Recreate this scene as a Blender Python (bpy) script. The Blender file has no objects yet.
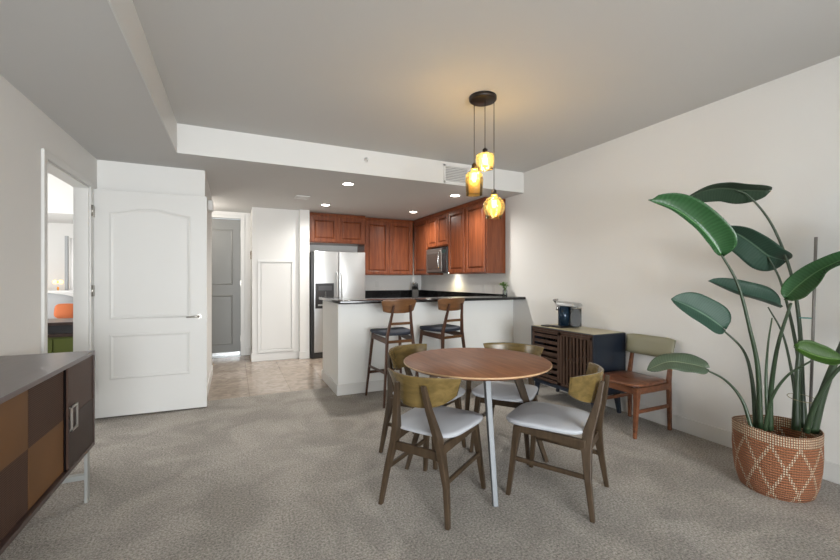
import bpy, bmesh, math, random
from mathutils import Vector, Matrix
R = math.radians
PI = math.pi
random.seed(7)
C = bpy.context.scene.collection
scn = bpy.context.scene

# ------------------------------------------------------------------ camera
cam_d = bpy.data.cameras.new('camera'); cam = bpy.data.objects.new('camera', cam_d); C.objects.link(cam)
cam_d.sensor_width = 36; cam_d.lens = 399 / 840 * 36; cam_d.clip_start = 0.03
cam.location = (0, 0, 1.305); cam.rotation_euler = (R(90), 0, R(-25))
scn.camera = cam
# ------------------------------------------------------------------ world, lights, exposure
w = bpy.data.worlds.new('world'); scn.world = w; w.use_nodes = True
bg = w.node_tree.nodes['Background']
bg.inputs[0].default_value = (0.85, 0.93, 1.0, 1); bg.inputs[1].default_value = 1.0
scn.view_settings.view_transform = 'Standard'; scn.view_settings.look = 'None'
scn.view_settings.exposure = 0.62; scn.view_settings.gamma = 1

def area(name, loc, rot, sx, sy, power, col=(1, 1, 1)):
    d = bpy.data.lights.new(name, 'AREA'); d.shape = 'RECTANGLE'; d.size = sx; d.size_y = sy
    d.energy = power; d.color = col
    o = bpy.data.objects.new(name, d); C.objects.link(o); o.location = loc; o.rotation_euler = rot
    return o
# daylight through the living-room window behind the camera, and a second one on the same wall
win = area('window_light', (0.55, -5.08, 1.25), (R(90), 0, 0), 2.9, 2.2, 355, (.95, .985, 1.0))
win.data.spread = R(180)
# daylight through the bedroom window
area('bedroom_window_light', (-3.9, 5.6, 1.6), (R(90), 0, R(-90)), 2.0, 1.6, 60, (1.0, 0.98, 0.95))

def point(name, loc, power, col, rad=0.03):
    d = bpy.data.lights.new(name, 'POINT'); d.energy = power; d.color = col; d.shadow_soft_size = rad
    o = bpy.data.objects.new(name, d); C.objects.link(o); o.location = loc
    return o
def spot(name, loc, power, col, ang=120, blend=.6, rad=.05):
    d = bpy.data.lights.new(name, 'SPOT'); d.energy = power; d.color = col; d.shadow_soft_size = rad
    d.spot_size = R(ang); d.spot_blend = blend
    o = bpy.data.objects.new(name, d); C.objects.link(o); o.location = loc
    return o

point('added_room_fill', (2.6, -3.6, 1.8), 32, (.98, 1, .98), .25)  # fill light added behind the camera to lift walls and ceiling, no lamp modelled
point('added_entry_fill', (-.62, 6.9, 2.2), 9, (1, .93, .84), .08)  # unseen fill added round the corner to brighten hall and kitchen ceiling
# ------------------------------------------------------------------ materials
MATS = {}
def newmat(name):
    m = bpy.data.materials.new(name); m.use_nodes = True
    nt = m.node_tree; b = nt.nodes['Principled BSDF']
    return m, nt, b
def N(nt, t, **k):
    n = nt.nodes.new(t)
    for a, v in k.items(): setattr(n, a, v)
    return n
def plain(name, col, rough=.5, metal=0, bump=0, bscale=200, coat=0, vary=0, spec=.5):
    m, nt, b = newmat(name)
    b.inputs['Base Color'].default_value = (*col, 1); b.inputs['Roughness'].default_value = rough
    b.inputs['Metallic'].default_value = metal; b.inputs['Coat Weight'].default_value = coat
    b.inputs['Specular IOR Level'].default_value = spec
    tc = N(nt, 'ShaderNodeTexCoord')
    n = N(nt, 'ShaderNodeTexNoise'); n.inputs['Scale'].default_value = bscale; n.inputs['Detail'].default_value = 4
    nt.links.new(tc.outputs['Object'], n.inputs['Vector'])
    if bump:
        bp = N(nt, 'ShaderNodeBump'); bp.inputs['Strength'].default_value = bump; bp.inputs['Distance'].default_value = .002
        nt.links.new(n.outputs[0], bp.inputs['Height']); nt.links.new(bp.outputs[0], b.inputs['Normal'])
    n2 = N(nt, 'ShaderNodeTexNoise'); n2.inputs['Scale'].default_value = 3; nt.links.new(tc.outputs['Object'], n2.inputs['Vector'])
    mx = N(nt, 'ShaderNodeMix', data_type='RGBA')
    v = vary or .03
    mx.inputs['A'].default_value = (*[c * (1 - v) for c in col], 1); mx.inputs['B'].default_value = (*[min(1, c * (1 + v)) for c in col], 1)
    nt.links.new(n2.outputs[0], mx.inputs['Factor']); nt.links.new(mx.outputs['Result'], b.inputs['Base Color'])
    return m
def wood(name, c1, c2, rough=.4, scale=(1, 12, 12), coat=0, sc=3., bump=.05):
    m, nt, b = newmat(name)
    tc = N(nt, 'ShaderNodeTexCoord'); mp = N(nt, 'ShaderNodeMapping'); mp.inputs['Scale'].default_value = scale
    n = N(nt, 'ShaderNodeTexNoise'); n.inputs['Scale'].default_value = sc; n.inputs['Detail'].default_value = 6; n.inputs['Distortion'].default_value = .6
    cr = N(nt, 'ShaderNodeValToRGB')
    cr.color_ramp.elements[0].color = (*c1, 1); cr.color_ramp.elements[1].color = (*c2, 1)
    cr.color_ramp.elements[0].position = .32; cr.color_ramp.elements[1].position = .68
    nt.links.new(tc.outputs['Object'], mp.inputs[0]); nt.links.new(mp.outputs[0], n.inputs['Vector'])
    nt.links.new(n.outputs[0], cr.inputs[0]); nt.links.new(cr.outputs[0], b.inputs['Base Color'])
    b.inputs['Roughness'].default_value = rough; b.inputs['Specular IOR Level'].default_value = .28; b.inputs['Coat Weight'].default_value = coat; b.inputs['Coat Roughness'].default_value = .2
    bp = N(nt, 'ShaderNodeBump'); bp.inputs['Strength'].default_value = bump; bp.inputs['Distance'].default_value = .001
    nt.links.new(n.outputs[0], bp.inputs['Height']); nt.links.new(bp.outputs[0], b.inputs['Normal'])
    return m
def glass(name, col, rough=.02, ior=1.45):
    m, nt, b = newmat(name)
    b.inputs['Base Color'].default_value = (*col, 1); b.inputs['Roughness'].default_value = rough
    b.inputs['Transmission Weight'].default_value = 1; b.inputs['IOR'].default_value = ior
    return m
def emis(name, col, s):
    m, nt, b = newmat(name)
    b.inputs['Base Color'].default_value = (*col, 1)
    b.inputs['Emission Color'].default_value = (*col, 1); b.inputs['Emission Strength'].default_value = s
    return m
WALL = plain('wall_paint', (.72, .715, .70), .75, bump=.05, bscale=120, vary=.01)
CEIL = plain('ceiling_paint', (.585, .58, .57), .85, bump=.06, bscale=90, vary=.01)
BARLIT = plain('bar_wall_lit_paint', (.80, .80, .78), .7, bump=.05, bscale=120, vary=.01)  # wall paint lightened to carry the frontal light on the bar wall
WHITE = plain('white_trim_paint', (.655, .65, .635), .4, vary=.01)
GREYP = plain('grey_door_paint', (.21, .212, .205), .45, vary=.02)
SHADOW = plain('access_panel_paint', (.66, .655, .64), .5, vary=.01)  # plain off-white of the access panel and switch rockers

def carpet():
    m, nt, b = newmat('carpet_pile')
    tc = N(nt, 'ShaderNodeTexCoord')
    a = N(nt, 'ShaderNodeTexNoise'); a.inputs['Scale'].default_value = 85; a.inputs['Detail'].default_value = 6; a.inputs['Roughness'].default_value = .75
    c = N(nt, 'ShaderNodeTexNoise'); c.inputs['Scale'].default_value = 2.2; c.inputs['Detail'].default_value = 3; c.inputs['Distortion'].default_value = 1.2
    v = N(nt, 'ShaderNodeTexVoronoi'); v.inputs['Scale'].default_value = 130
    for n in (a, c, v): nt.links.new(tc.outputs['Object'], n.inputs['Vector'])
    cr = N(nt, 'ShaderNodeValToRGB'); e = cr.color_ramp.elements
    e[0].position = .33; e[0].color = (.155, .142, .128, 1); e[1].position = .67; e[1].color = (.60, .56, .51, 1)
    nt.links.new(a.outputs[0], cr.inputs[0])
    cr2 = N(nt, 'ShaderNodeValToRGB'); e = cr2.color_ramp.elements
    e[0].position = .38; e[0].color = (.84, .84, .84, 1); e[1].position = .62; e[1].color = (1.06, 1.06, 1.06, 1)
    nt.links.new(c.outputs[0], cr2.inputs[0])
    mx = N(nt, 'ShaderNodeMix', data_type='RGBA', blend_type='MULTIPLY'); mx.inputs['Factor'].default_value = 1
    nt.links.new(cr.outputs[0], mx.inputs['A']); nt.links.new(cr2.outputs[0], mx.inputs['B'])
    nt.links.new(mx.outputs['Result'], b.inputs['Base Color'])
    b.inputs['Roughness'].default_value = 1; b.inputs['Specular IOR Level'].default_value = .1
    ad = N(nt, 'ShaderNodeMath', operation='ADD'); nt.links.new(a.outputs[0], ad.inputs[0]); nt.links.new(v.outputs[0], ad.inputs[1])
    bp = N(nt, 'ShaderNodeBump'); bp.inputs['Strength'].default_value = .7; bp.inputs['Distance'].default_value = .008
    nt.links.new(ad.outputs[0], bp.inputs['Height']); nt.links.new(bp.outputs[0], b.inputs['Normal'])
    return m
CARPET = carpet()
def tilemat():
    m, nt, b = newmat('travertine_tile')
    tc = N(nt, 'ShaderNodeTexCoord')
    mp = N(nt, 'ShaderNodeMapping'); mp.inputs['Location'].default_value = (.29, .03, 0)
    br = N(nt, 'ShaderNodeTexBrick'); br.offset = 0; br.inputs['Scale'].default_value = 1
    br.inputs['Brick Width'].default_value = .45; br.inputs['Row Height'].default_value = .45; br.inputs['Mortar Size'].default_value = .0035
    br.inputs['Color1'].default_value = (.34, .285, .235, 1); br.inputs['Color2'].default_value = (.40, .35, .305, 1); br.inputs['Mortar'].default_value = (.25, .20, .15, 1)
    n = N(nt, 'ShaderNodeTexNoise'); n.inputs['Scale'].default_value = 7; n.inputs['Detail'].default_value = 7; n.inputs['Distortion'].default_value = 1.5
    cr = N(nt, 'ShaderNodeValToRGB'); cr.color_ramp.elements[0].color = (.66, .60, .55, 1); cr.color_ramp.elements[1].color = (1.1, 1.08, 1.05, 1)
    cr.color_ramp.elements[0].position = .3; cr.color_ramp.elements[1].position = .65
    nt.links.new(tc.outputs['Object'], mp.inputs[0]); nt.links.new(mp.outputs[0], br.inputs['Vector']); nt.links.new(tc.outputs['Object'], n.inputs['Vector'])
    nt.links.new(n.outputs[0], cr.inputs[0])
    mx = N(nt, 'ShaderNodeMix', data_type='RGBA', blend_type='MULTIPLY'); mx.inputs['Factor'].default_value = 1
    nt.links.new(br.outputs[0], mx.inputs['A']); nt.links.new(cr.outputs[0], mx.inputs['B']); nt.links.new(mx.outputs['Result'], b.inputs['Base Color'])
    b.inputs['Roughness'].default_value = .22
    return m
TILE = tilemat()
CHERRY = wood('cherry_wood', (.13, .032, .012), (.24, .070, .026), .3, (9, 9, .8), coat=.3)
CHERRYD = wood('cherry_wood_groove', (.05, .011, .005), (.08, .018, .008), .4, (9, 9, .8))
WALNUT = wood('walnut_tabletop', (.15, .058, .026), (.235, .098, .046), .5, (14, 1.2, 14), coat=.0)
EDGEW = wood('pale_edge_wood', (.42, .27, .15), (.52, .34, .2), .4, (5, 5, 5))
OAKD = wood('smoked_oak', (.036, .023, .013), (.066, .043, .025), .42, (9, 9, .9), coat=.12)
OAKB = wood('bent_plywood_back', (.10, .068, .022), (.165, .112, .038), .24, (1.2, 10, 10), coat=.4)
STOOLW = wood('stool_walnut', (.105, .048, .020), (.18, .083, .033), .38, (1.2, 10, 10), coat=.15)
STOOLL = wood('stool_leg_walnut', (.055, .024, .015), (.10, .046, .027), .35, (9, 9, .9), coat=.2)
TEAK = wood('teak', (.10, .036, .017), (.19, .072, .033), .3, (1.5, 9, 9), coat=.3)
CABW = wood('dark_cabinet_wood', (.04, .022, .015), (.078, .044, .030), .4, (9, 9, 1))
CABTOP = wood('pale_cabinet_top', (.40, .35, .22), (.50, .45, .30), .3, (10, 1, 10))
CABSIDE = plain('navy_black_lacquer', (.012, .018, .030), .3, vary=.1)
ESP = wood('espresso_wood', (.035, .02, .016), (.06, .036, .03), .35, (9, 1, 9), coat=.2)
ESPTOP = wood('espresso_top', (.075, .055, .06), (.10, .075, .08), .3, (9, 1, 9), coat=.3)
COPPER = plain('copper_veneer', (.125, .058, .020), .5, bscale=40, vary=.35, spec=.2)
BRONZE = plain('bronze_veneer', (.052, .025, .016), .45, vary=.25, spec=.25)
def meshmat():
    m, nt, b = newmat('perforated_dark_metal')
    tc = N(nt, 'ShaderNodeTexCoord'); v = N(nt, 'ShaderNodeTexVoronoi'); v.inputs['Scale'].default_value = 110; v.inputs['Randomness'].default_value = 0
    nt.links.new(tc.outputs['Object'], v.inputs['Vector'])
    cr = N(nt, 'ShaderNodeValToRGB'); cr.color_ramp.elements[0].color = (.015, .009, .007, 1); cr.color_ramp.elements[1].color = (.085, .045, .030, 1)
    cr.color_ramp.elements[0].position = .28; cr.color_ramp.elements[1].position = .42
    nt.links.new(v.outputs[0], cr.inputs[0]); nt.links.new(cr.outputs[0], b.inputs['Base Color']); b.inputs['Roughness'].default_value = .6; b.inputs['Specular IOR Level'].default_value = .15
    return m
PERF = meshmat()
FABG = plain('pale_grey_upholstery', (.43, .445, .48), .9, bump=.5, bscale=500, vary=.06)
NAVY = plain('navy_upholstery', (.022, .028, .045), .7, bump=.3, bscale=400, vary=.1)
GREENV = plain('sage_vinyl', (.235, .225, .15), .4, bump=.1, bscale=200, vary=.12)
STEEL = plain('brushed_steel', (.50, .51, .515), .36, metal=.85, vary=.02)
STEELM = plain('dark_stainless', (.20, .19, .18), .3, metal=.7)
STEELD = plain('steel_dim', (.42, .43, .43), .35, metal=.6, vary=.02)
CHROME = plain('chrome', (.55, .55, .55), .15, metal=1)
NICKEL = plain('satin_nickel', (.42, .40, .37), .3, metal=1)
BLACK = plain('black_plastic', (.012, .012, .013), .3, vary=.1)
BLACKM = plain('matte_black', (.02, .018, .016), .55, vary=.1)
BRONZEF = plain('oil_rubbed_bronze', (.025, .018, .014), .4, metal=.5)
SILVL = plain('silver_leg_paint', (.40, .41, .40), .32, metal=.5)
LEGGLARE = plain('glare_table_leg', (.12, .13, .14), .45, metal=.2)  # window glare on the near table leg, put into a paler colour
def granite():
    m, nt, b = newmat('black_granite')
    tc = N(nt, 'ShaderNodeTexCoord'); n = N(nt, 'ShaderNodeTexNoise'); n.inputs['Scale'].default_value = 160; n.inputs['Detail'].default_value = 3
    nt.links.new(tc.outputs['Object'], n.inputs['Vector'])
    cr = N(nt, 'ShaderNodeValToRGB'); cr.color_ramp.elements[0].color = (.008, .008, .009, 1); cr.color_ramp.elements[1].color = (.07, .07, .075, 1)
    cr.color_ramp.elements[0].position = .55; cr.color_ramp.elements[1].position = .75
    nt.links.new(n.outputs[0], cr.inputs[0]); nt.links.new(cr.outputs[0], b.inputs['Base Color']); b.inputs['Roughness'].default_value = .12
    return m
GRAN = granite()
def thinglass(name, col, dif=.2, gl=.12):
    m, nt, b = newmat(name); nt.nodes.remove(b); out = nt.nodes['Material Output']
    tr = N(nt, 'ShaderNodeBsdfTransparent'); tr.inputs[0].default_value = (*col, 1)
    tl = N(nt, 'ShaderNodeBsdfTranslucent'); tl.inputs[0].default_value = (*col, 1)
    g = N(nt, 'ShaderNodeBsdfGlossy'); g.inputs['Roughness'].default_value = .04
    a = N(nt, 'ShaderNodeMixShader'); a.inputs[0].default_value = dif; nt.links.new(tr.outputs[0], a.inputs[1]); nt.links.new(tl.outputs[0], a.inputs[2])
    fr = N(nt, 'ShaderNodeFresnel'); fr.inputs[0].default_value = 1.45
    c = N(nt, 'ShaderNodeMixShader'); nt.links.new(fr.outputs[0], c.inputs[0]); nt.links.new(a.outputs[0], c.inputs[1]); nt.links.new(g.outputs[0], c.inputs[2])
    nt.links.new(c.outputs[0], out.inputs[0]); return m
AMBER = thinglass('amber_glass', (1.0, .80, .42), .09)
CLEAR = thinglass('clear_glass', (.95, .97, .97), .03)
BULB = emis('lit_bulb', (1.0, .80, .45), 14)
BULBW = emis('lit_bedside_bulb', (1.0, .50, .12), 4)
DOWN = emis('lit_downlight', (1.0, .93, .82), 14)
def leafmat(name, c1, c2, rough=.35):
    m, nt, b = newmat(name)
    uv = N(nt, 'ShaderNodeUVMap')
    wv = N(nt, 'ShaderNodeTexWave'); wv.inputs['Scale'].default_value = 9; wv.inputs['Distortion'].default_value = 1; wv.bands_direction = 'Y'
    nt.links.new(uv.outputs[0], wv.inputs['Vector'])
    mx = N(nt, 'ShaderNodeMix', data_type='RGBA'); mx.inputs['A'].default_value = (*c1, 1); mx.inputs['B'].default_value = (*c2, 1)
    nt.links.new(wv.outputs[0], mx.inputs['Factor'])
    # pale midrib along u = 0.5
    sp = N(nt, 'ShaderNodeSeparateXYZ'); nt.links.new(uv.outputs[0], sp.inputs[0])
    s = N(nt, 'ShaderNodeMath', operation='SUBTRACT'); s.inputs[1].default_value = .5; nt.links.new(sp.outputs[0], s.inputs[0])
    a = N(nt, 'ShaderNodeMath', operation='ABSOLUTE'); nt.links.new(s.outputs[0], a.inputs[0])
    l = N(nt, 'ShaderNodeMath', operation='LESS_THAN'); l.inputs[1].default_value = .022; nt.links.new(a.outputs[0], l.inputs[0])
    m2 = N(nt, 'ShaderNodeMix', data_type='RGBA'); m2.inputs['B'].default_value = (c2[0] * 1.9 + .03, c2[1] * 1.7 + .03, c2[2] * 1.5 + .03, 1)
    nt.links.new(l.outputs[0], m2.inputs['Factor']); nt.links.new(mx.outputs['Result'], m2.inputs['A'])
    nt.links.new(m2.outputs['Result'], b.inputs['Base Color'])
    bp = N(nt, 'ShaderNodeBump'); bp.inputs['Strength'].default_value = .15; bp.inputs['Distance'].default_value = .003
    nt.links.new(wv.outputs[0], bp.inputs['Height']); nt.links.new(bp.outputs[0], b.inputs['Normal'])
    b.inputs['Roughness'].default_value = rough; b.inputs['Specular IOR Level'].default_value = .3
    return m
LEAFD = leafmat('dark_leaf', (.022, .042, .024), (.028, .052, .030), .5)
LEAFB = leafmat('blue_green_leaf', (.026, .062, .042), (.034, .075, .052), .5)
LEAFG = leafmat('fresh_leaf', (.022, .075, .024), (.030, .092, .032), .25)
LEAFY = leafmat('young_leaf', (.026, .066, .008), (.036, .084, .012), .45)
LEAFP = leafmat('pale_leaf', (.060, .088, .055), (.078, .108, .070), .5)
STEMM = plain('leaf_stem', (.024, .046, .020), .38, vary=.3)
STEML = plain('light_leaf_stem', (.04, .075, .035), .38, vary=.3)
def basketmat():
    m, nt, b = newmat('woven_seagrass')
    uv = N(nt, 'ShaderNodeUVMap'); sp = N(nt, 'ShaderNodeSeparateXYZ'); nt.links.new(uv.outputs[0], sp.inputs[0])
    def M(op, a, bb=None):
        n = N(nt, 'ShaderNodeMath', operation=op)
        for i, x in enumerate((a, bb)):
            if x is None: continue
            if isinstance(x, (int, float)): n.inputs[i].default_value = x
            else: nt.links.new(x, n.inputs[i])
        return n.outputs[0]
    u, v = sp.outputs[0], sp.outputs[1]
    tri = lambda x: M('MULTIPLY', M('ABSOLUTE', M('SUBTRACT', M('FRACT', x), .5)), 2)
    tu = tri(M('MULTIPLY', u, 10)); tv = tri(M('ADD', M('MULTIPLY', v, 1.45), .30))
    d = M('ABSOLUTE', M('SUBTRACT', tu, tv)); line = M('LESS_THAN', d, .14)
    st = M('GREATER_THAN', M('SINE', M('MULTIPLY', u, 2 * PI * 110)), -.2)
    coil = M('SINE', M('MULTIPLY', v, 2 * PI * 26))
    co = M('GREATER_THAN', coil, -.55)
    rim = M('GREATER_THAN', v, .84)
    pat = M('MULTIPLY', M('MAXIMUM', M('MULTIPLY', line, M('LESS_THAN', v, .86)), rim), M('MULTIPLY', st, co))
    mx = N(nt, 'ShaderNodeMix', data_type='RGBA'); mx.inputs['A'].default_value = (.34, .125, .055, 1); mx.inputs['B'].default_value = (.62, .52, .38, 1)
    nt.links.new(pat, mx.inputs['Factor'])
    dk = N(nt, 'ShaderNodeMix', data_type='RGBA'); dk.inputs['A'].default_value = (.17, .085, .045, 1)
    nt.links.new(M('MAXIMUM', co, 0.0), dk.inputs['Factor']); nt.links.new(mx.outputs['Result'], dk.inputs['B'])
    nt.links.new(dk.outputs['Result'], b.inputs['Base Color']); b.inputs['Roughness'].default_value = .75
    h = M('ADD', coil, M('MULTIPLY', M('SINE', M('MULTIPLY', u, 2 * PI * 110)), .4))
    bp = N(nt, 'ShaderNodeBump'); bp.inputs['Strength'].default_value = .8; bp.inputs['Distance'].default_value = .005
    nt.links.new(h, bp.inputs['Height']); nt.links.new(bp.outputs[0], b.inputs['Normal'])
    return m
BASKET = basketmat()
SOIL = plain('potting_soil', (.05, .032, .02), 1, bump=1, bscale=60, vary=.4)
BEDW = plain('white_bedding', (.75, .74, .73), .9, bump=.2, bscale=60)
ORANGE = plain('rust_orange_cushion', (.42, .11, .035), .85)
GREYC = plain('grey_cushion', (.35, .36, .37), .85)
OLIVE = plain('olive_green_lacquer', (.10, .125, .02), .4)
BRASS = plain('brass', (.75, .42, .12), .3, metal=1)

# ------------------------------------------------------------------ mesh helpers
class MB:
    def __init__(s): s.bm = bmesh.new()
    def box(s, x0, x1, y0, y1, z0, z1):
        p = [(x0, y0, z0), (x1, y0, z0), (x1, y1, z0), (x0, y1, z0), (x0, y0, z1), (x1, y0, z1), (x1, y1, z1), (x0, y1, z1)]
        return s.hexa(p)
    def hexa(s, p):
        v = [s.bm.verts.new(q) for q in p]
        for f in ((0, 3, 2, 1), (4, 5, 6, 7), (0, 1, 5, 4), (1, 2, 6, 5), (2, 3, 7, 6), (3, 0, 4, 7)):
            s.bm.faces.new([v[i] for i in f])
        return s
    def legs(s, secs):            # secs: (x, y, z, wx, wy) horizontal rectangles stacked upward
        prev = None
        for i, (x, y, z, a, b) in enumerate(secs):
            r = [s.bm.verts.new((x + sx * a / 2, y + sy * b / 2, z)) for sx, sy in ((-1, -1), (1, -1), (1, 1), (-1, 1))]
            if prev:
                for k in range(4): s.bm.faces.new([prev[k], prev[(k + 1) % 4], r[(k + 1) % 4], r[k]])
            else: s.bm.faces.new(r[::-1])
            prev = r
        s.bm.faces.new(prev); return s
    def bar(s, p, q, w_, h_, up=(0, 0, 1), w2=None, h2=None):
        p, q = Vector(p), Vector(q); t = (q - p).normalized(); sd = t.cross(Vector(up)).normalized(); u = sd.cross(t)
        pts = []
        for c, ww, hh in ((p, w_, h_), (q, w2 or w_, h2 or h_)):
            for a, b in ((-1, -1), (1, -1), (1, 1), (-1, 1)): pts.append(c + sd * a * ww / 2 + u * b * hh / 2)
        v = [s.bm.verts.new(x) for x in pts]
        for f in ((3, 2, 1, 0), (4, 5, 6, 7), (0, 1, 5, 4), (1, 2, 6, 5), (2, 3, 7, 6), (3, 0, 4, 7)): s.bm.faces.new([v[i] for i in f])
        return s
    def prism(s, pts, axis, a, b):     # polygon pts in the two other axes, extruded along axis
        def mk(p, t):
            return {'x': (t, p[0], p[1]), 'y': (p[0], t, p[1]), 'z': (p[0], p[1], t)}[axis]
        A = [s.bm.verts.new(mk(p, a)) for p in pts]; B = [s.bm.verts.new(mk(p, b)) for p in pts]
        n = len(pts)
        s.bm.faces.new(A); s.bm.faces.new(B[::-1])
        for i in range(n): s.bm.faces.new([A[i], B[i], B[(i + 1) % n], A[(i + 1) % n]])
        return s
    def tube(s, pts, rad, n=10, cap=True):
        pts = [Vector(p) for p in pts]; L = len(pts); rings = []
        up = Vector((0, 0, 1))
        t0 = (pts[1] - pts[0]).normalized(); nrm = t0.orthogonal().normalized()
        for i, p in enumerate(pts):
            t = (pts[min(i + 1, L - 1)] - pts[max(i - 1, 0)]).normalized()
            nrm = (nrm - t * nrm.dot(t)).normalized(); bn = t.cross(nrm)
            r = rad[i] if isinstance(rad, (list, tuple)) else rad
            rings.append([s.bm.verts.new(p + nrm * math.cos(2 * PI * k / n) * r + bn * math.sin(2 * PI * k / n) * r) for k in range(n)])
        for a, b in zip(rings, rings[1:]):
            for k in range(n):
                f = s.bm.faces.new([a[k], a[(k + 1) % n], b[(k + 1) % n], b[k]]); f.smooth = True
        if cap: s.bm.faces.new(rings[0][::-1]); s.bm.faces.new(rings[-1])
        return s
    def lathe(s, prof, c=(0, 0, 0), n=32, sx=1, sy=1, uv=False, smooth=True):   # prof: (r, z)
        rings = []
        for r, z in prof:
            rings.append([s.bm.verts.new((c[0] + math.cos(2 * PI * k / n) * r * sx, c[1] + math.sin(2 * PI * k / n) * r * sy, c[2] + z)) for k in range(n)])
        lay = s.bm.loops.layers.uv.verify() if uv else None
        for j, (a, b) in enumerate(zip(rings, rings[1:])):
            for k in range(n):
                f = s.bm.faces.new([a[k], a[(k + 1) % n], b[(k + 1) % n], b[k]]); f.smooth = smooth
                if uv:
                    zt = [p[2] if len(p) > 2 else 0 for p in prof]
                    for lp, (uu, jj) in zip(f.loops, ((k, j), (k + 1, j), (k + 1, j + 1), (k, j + 1))):
                        lp[lay].uv = (uu / n, uv[jj])
        if prof[0][0] > 1e-4: s.bm.faces.new(rings[0][::-1])
        if prof[-1][0] > 1e-4: s.bm.faces.new(rings[-1])
        bmesh.ops.remove_doubles(s.bm, verts=s.bm.verts, dist=1e-5)
        return s
    def cyl(s, c, r, z0, z1, n=24): return s.lathe([(r, z0), (r, z1)], (c[0], c[1], 0), n)
    def sphere(s, c, r, sc=(1, 1, 1)):
        g = bmesh.ops.create_uvsphere(s.bm, u_segments=20, v_segments=12, radius=r)
        for v in g['verts']: v.co = Vector((v.co.x * sc[0] + c[0], v.co.y * sc[1] + c[1], v.co.z * sc[2] + c[2]))
        for v in g['verts']:
            for f in v.link_faces: f.smooth = True
        return s
    def grid(s, fn, nu, nv, uvs=True, smooth=True):      # fn(u,v) -> point, 0..1
        lay = s.bm.loops.layers.uv.verify()
        V = [[s.bm.verts.new(fn(i / nu, j / nv)) for j in range(nv + 1)] for i in range(nu + 1)]
        for i in range(nu):
            for j in range(nv):
                f = s.bm.faces.new([V[i][j], V[i + 1][j], V[i + 1][j + 1], V[i][j + 1]]); f.smooth = smooth
                for lp, (a, b) in zip(f.loops, ((i, j), (i + 1, j), (i + 1, j + 1), (i, j + 1))): lp[lay].uv = (b / nv, a / nu)
        return s
    def build(s, name, mat, parent=None, bevel=0, seg=2, solid=0, sub=0, smooth=False, recalc=True):
        if recalc: bmesh.ops.recalc_face_normals(s.bm, faces=s.bm.faces)
        me = bpy.data.meshes.new(name); s.bm.to_mesh(me); s.bm.free()
        me.materials.append(mat)
        o = bpy.data.objects.new(name, me); C.objects.link(o)
        if parent: o.parent = parent
        if solid: md = o.modifiers.new('s', 'SOLIDIFY'); md.thickness = solid; md.offset = 0
        if bevel:
            md = o.modifiers.new('b', 'BEVEL'); md.width = bevel; md.segments = seg; md.limit_method = 'ANGLE'; md.angle_limit = R(35)
        if sub: md = o.modifiers.new('u', 'SUBSURF'); md.levels = sub; md.render_levels = sub
        if smooth or bevel and seg > 2:
            for p in me.polygons: p.use_smooth = True
        return o
def thing(name, label, cat, loc=(0, 0, 0), rz=0, group=None):
    o = bpy.data.objects.new(name, None); C.objects.link(o); o.location = loc; o.rotation_euler = (0, 0, rz); o.empty_display_size = .1
    o['label'] = label; o['category'] = cat
    if group: o['group'] = group
    return o
def tag(o, label, cat, group=None):
    o['label'] = label; o['category'] = cat
    if group: o['group'] = group
    return o
def struct(o, label=None):
    o['kind'] = 'structure'
    if label: o['label'] = label
    return o
def sbox(name, mat, *a, bevel=0, label=None):
    return struct(MB().box(*a).build(name, mat, None, bevel), label)
def copy_tree(o, parent=None):
    c = o.copy(); C.objects.link(c)
    if parent: c.parent = parent
    for ch in list(o.children): copy_tree(ch, c)
    return c
# a place seen in direction (u, v) of the photograph at depth d metres along the view axis -> a fixed point of the room
FY = Vector((math.sin(R(25)), math.cos(R(25)), 0)); FX = Vector((math.cos(R(25)), -math.sin(R(25)), 0))
def at(u, v, d):
    return FY * d + FX * ((u - 420) / 399 * d) + Vector((0, 0, 1.305 + (280 - v) / 399 * d))

# ================================================================== STRUCTURE
XR, XL = 3.51, -1.2
H, HL = 2.74, 2.47
YB = -5.0
# floors
struct(MB().box(-4.0, XR + .12, YB - .12, 4.87, -.1, 0).build('floor', CARPET), 'grey beige cut pile carpet across the living room')
struct(MB().box(-4.0, XL - .12, 4.87, 8.2, -.1, 0).build('floor.001', CARPET), 'carpet of the bedroom past the doorway')
struct(MB().box(XL - .12, XR + .12, 4.87, 8.0, -.1, 0).build('floor.002', TILE), 'beige square tiles of the entry and kitchen')
# ceilings
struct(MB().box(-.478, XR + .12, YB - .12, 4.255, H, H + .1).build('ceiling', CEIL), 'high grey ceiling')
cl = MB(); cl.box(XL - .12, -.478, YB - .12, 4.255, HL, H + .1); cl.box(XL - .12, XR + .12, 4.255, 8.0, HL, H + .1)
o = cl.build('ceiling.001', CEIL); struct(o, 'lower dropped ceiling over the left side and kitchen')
# bright painted faces of the drop
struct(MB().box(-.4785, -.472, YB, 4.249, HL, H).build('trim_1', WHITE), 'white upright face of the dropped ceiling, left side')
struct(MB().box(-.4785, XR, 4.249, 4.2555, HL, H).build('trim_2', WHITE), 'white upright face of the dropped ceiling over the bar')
# right wall
sbox('wall_right', WALL, XR, XR + .12, YB - .12, 7.6, 0, H)
# left wall with doorway Y 3.69..4.63 , height 2.16
D0, D1, DH = 3.635, 4.57, 2.155
m = MB(); m.box(XL - .10, XL, YB - .12, D0, 0, HL); m.box(XL - .10, XL, D1, 4.82, 0, HL); m.box(XL - .10, XL, D0, D1, DH, HL)
struct(m.build('wall_left', WALL))
# wall behind the open door and the box of the hall closet
sbox('wall_back', WALL, XL - .12, -.28, 4.82, 6.25, 0, HL)
m = MB(); m.box(-1.0, -.9, 6.25, 7.6, 0, HL); struct(m.build('wall_hall', WALL))
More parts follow.
